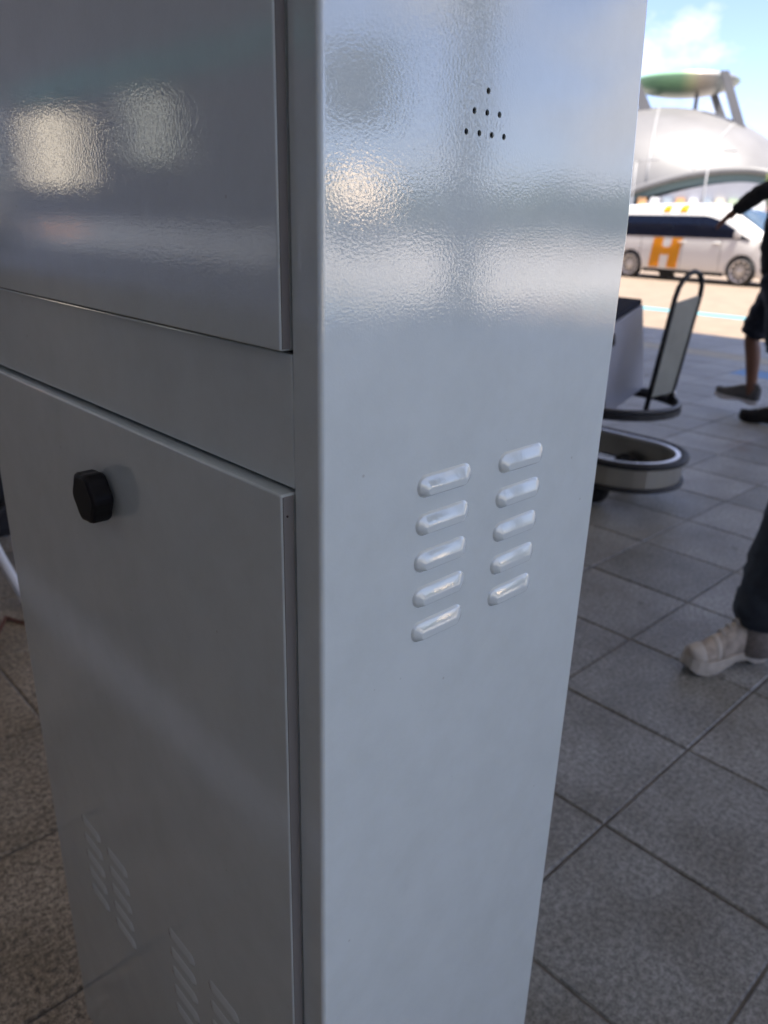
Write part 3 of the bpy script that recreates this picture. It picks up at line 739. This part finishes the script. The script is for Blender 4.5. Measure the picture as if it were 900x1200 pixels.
# lens
LENS = bpy.data.materials.new('lens_glass'); LENS.use_nodes = True
n, l = LENS.node_tree.nodes, LENS.node_tree.links; p = n['Principled BSDF']; p.inputs['Roughness'].default_value = .3
t = n.new('ShaderNodeTexCoord'); sx = n.new('ShaderNodeSeparateXYZ'); mr_ = n.new('ShaderNodeMapRange'); mr_.inputs[1].default_value = -10; mr_.inputs[2].default_value = 7.4
cr_ = n.new('ShaderNodeValToRGB'); e = cr_.color_ramp.elements
e[0].color = (.17, .32, .19, 1); e[1].color = (.12, .24, .17, 1); e[1].position = 1
for pos, c in ((.46, (.18, .32, .19)), (.56, (.40, .42, .26)), (.64, (.42, .36, .29)), (.74, (.34, .31, .28)), (.80, (.20, .22, .22)), (.93, (.16, .17, .18))):
    x = e.new(pos); x.color = (*c, 1)
l.new(t.outputs['Object'], sx.inputs[0]); l.new(sx.outputs[0], mr_.inputs[0]); l.new(mr_.outputs[0], cr_.inputs[0]); l.new(cr_.outputs[0], p.inputs['Base Color'])
rings = []
for k in range(36):
    a = 2*math.pi*k/36; r = []
    for q in range(-10, 11):
        u_ = q/10
        if u_ < 0: rad, z = math.cos(u_*math.pi/2), -2.2*abs(math.sin(u_*math.pi/2))**1.2
        else: rad, z = math.cos(u_*math.pi/2), 1.3*math.sin(u_*math.pi/2)
        r.append((-1.3+8.7*rad*math.cos(a), 24+8.7*rad*math.sin(a), 24.0+z))
    rings.append(r)
rings.append(rings[0]); bm = loft_bm(rings, False, False); bmesh.ops.remove_doubles(bm, verts=bm.verts, dist=1e-4)
from_bm('lens_roof', bm, LENS, tb, True)
def blade(x0, z0, x1, z1, w0, w1, y):
    loft('strut', [[(x0-w0, y-.3, z0), (x0+w0, y-.3, z0), (x0+w0, y+1.5, z0), (x0-w0, y+1.5, z0)], [(x1-w1, y-.3, z1), (x1+w1, y-.3, z1), (x1+w1, y+1.5, z1), (x1-w1, y+1.5, z1)]], SHELL, tb)
blade(4.3, 24.0, 8.0, 16.0, .6, .7, 14)
blade(3.4, 23.5, 7.0, 16.5, .55, .8, 30)
blade(-9.0, 23.4, -5.5, 16.5, .75, 1.1, 14)
blade(-8.3, 23.4, -4.7, 17, .55, .7, 30)
tube('mast', [(.9, 22, 17.5), (.9, 22, 22.2)], .35, LAMPGREY, tb, 10)

# ------------------------------------------------------------------ street lamps, trees, shrubs, added glint hut, far wood
def lamp(loc, rz, label):
    o = empty('street_lamp', loc, rz); tag(o, label, 'street lamp', 'twin-armed street lamps before the shell hall')
    tube('pole', [(0, 0, 0), (0, 0, 4), (0, 0, 8.35)], [.13, .11, .085], LAMPGREY, o, 10)
    for s in (-1, 1):
        tube('arm', [(0, 0, 8.3), (s*.9, 0, 8.55), (s*2.0, 0, 8.55)], .06, LAMPGREY, o, 8)
        h = box('lamp_head', (s*1.7-.5, -.16, 8.5), (s*1.7+.75, .16, 8.66) if s > 0 else (s*1.7+.5, .16, 8.66), LAMPGREY, o, .04)
LR = math.atan2(-.886, .463)
lamp((81, 39.3, -.15), LR, 'twin-armed grey street lamp standing before the middle of the shell hall')
lamp((88, 51.4, -.15), LR, 'twin-armed grey street lamp standing next to the cabinet edge before the shell hall')
LEAF = [mat('leaf_green', (.085, .13, .03), .7), mat('leaf_yellow_green', (.14, .17, .035), .7), mat('leaf_dark', (.04, .075, .025), .7)]
BARK = mat('bark', (.10, .075, .055), .9, var=.3, vscale=9)
def leaves(name, clumps, n, size, mats_, parent):
    V, F, MI = [], [], []
    for k in range(n):
        c, r = random.choice(clumps)
        d = Vector((random.gauss(0, 1), random.gauss(0, 1), random.gauss(0, 1))).normalized()*r*random.random()**.35
        p = Vector(c)+d; a = Vector((random.uniform(-1, 1), random.uniform(-1, 1), random.uniform(-1, 1))).normalized(); b = a.orthogonal().normalized(); s = size*random.uniform(.6, 1.3)
        i = len(V); V += [p-a*s, p+b*s*.5, p+a*s, p-b*s*.5]; F.append((i, i+1, i+2, i+3)); MI.append(random.randrange(len(mats_)))
    me = bpy.data.meshes.new(name); me.from_pydata(V, [], F)
    o = link(name, me, None, parent)
    for m in mats_: me.materials.append(m)
    me.polygons.foreach_set('material_index', MI)
    o['kind'] = 'stuff'
    return o
def tree(loc, h, r, label):
    o = empty('tree', loc); tag(o, label, 'tree')
    tube('trunk', [(0, 0, 0), (.05, .03, h*.3), (.0, .08, h*.6)], [.13, .10, .05], BARK, o, 8)
    cl = []
    for k in range(9):
        a = random.uniform(0, 6.28); rr = random.uniform(.2, .75)*r; z = h*random.uniform(.45, .88)
        c = (rr*math.cos(a), rr*math.sin(a), z); cl.append((c, r*random.uniform(.3, .5)))
        tube('limb', [(0, .05, h*.42), (c[0]*.5, c[1]*.5, (h*.42+z)/2+.1), c], [.05, .035, .015], BARK, o, 6)
    leaves('crown', cl, 2600, .11, LEAF[:2], o)
tree((42.7, 16.4, -.15), 5.0, 1.3, 'yellow-green young tree standing behind the front of the white van')
def shrub(loc, r, label, dens=900):
    o = empty('shrub', loc); tag(o, label, 'shrub', 'shrubs behind the white van')
    tube('stem', [(0, 0, 0), (0, 0, r)], .04, BARK, o, 6)
    leaves('foliage', [((random.uniform(-.5, .5)*r, random.uniform(-.5, .5)*r, r*random.uniform(.5, 1.3)), r*.55) for k in range(6)], dens, .09, LEAF, o)
shrub((43.3, 19.0, -.15), 1.25, 'rounded green shrub left of the young tree behind the van')
shrub((44.0, 17.5, -.15), 1.1, 'rounded green shrub at the foot of the young tree')
shrub((43.5, 15.2, -.15), 1.3, 'rounded green shrub right of the young tree')
bo = empty('glint_hut', (26.7, -29.6, -.15), R(-48)); bo.scale = (.8, .62, .88); tag(bo, 'added unseen brown hut with a cream metal roof pitched for a sun glint', 'glint_hut')  # unseen hut added so its roof throws a warm glint into the cabinet side
CREAM = mat('cream_render', (.68, .58, .44), .6, var=.06)
box('wall', (-.9, -1.5, 0), (1.4, 1.5, 2.1), mat('brown_render', (.20, .16, .12), .7, var=.1), bo)
loft('roof', [[(-1.3, -1.75, 2.11), (.9, -1.75, 4.1), (1.7, -1.75, 4.1), (1.7, -1.75, 2.11)], [(-1.3, 1.75, 2.11), (.9, 1.75, 4.1), (1.7, 1.75, 4.1), (1.7, 1.75, 2.11)]], mat('cream_metal_roof', (.72, .60, .45), .62, metal=1), bo)
box('door', (-.94, -.5, 0), (-.902, .4, 1.95), DARKMET, bo)
cl = []
for k in range(170):
    a = R(-62+k*.36); d = random.uniform(78, 95)
    cl.append(((d*math.cos(a), d*math.sin(a), random.uniform(.8, 3.6)), random.uniform(1.4, 2.4)))
tag(leaves('distant_wood', cl, 16000, .55, [LEAF[2], LEAF[0]], None), 'far dark green wood along the road', None, None, 'stuff')
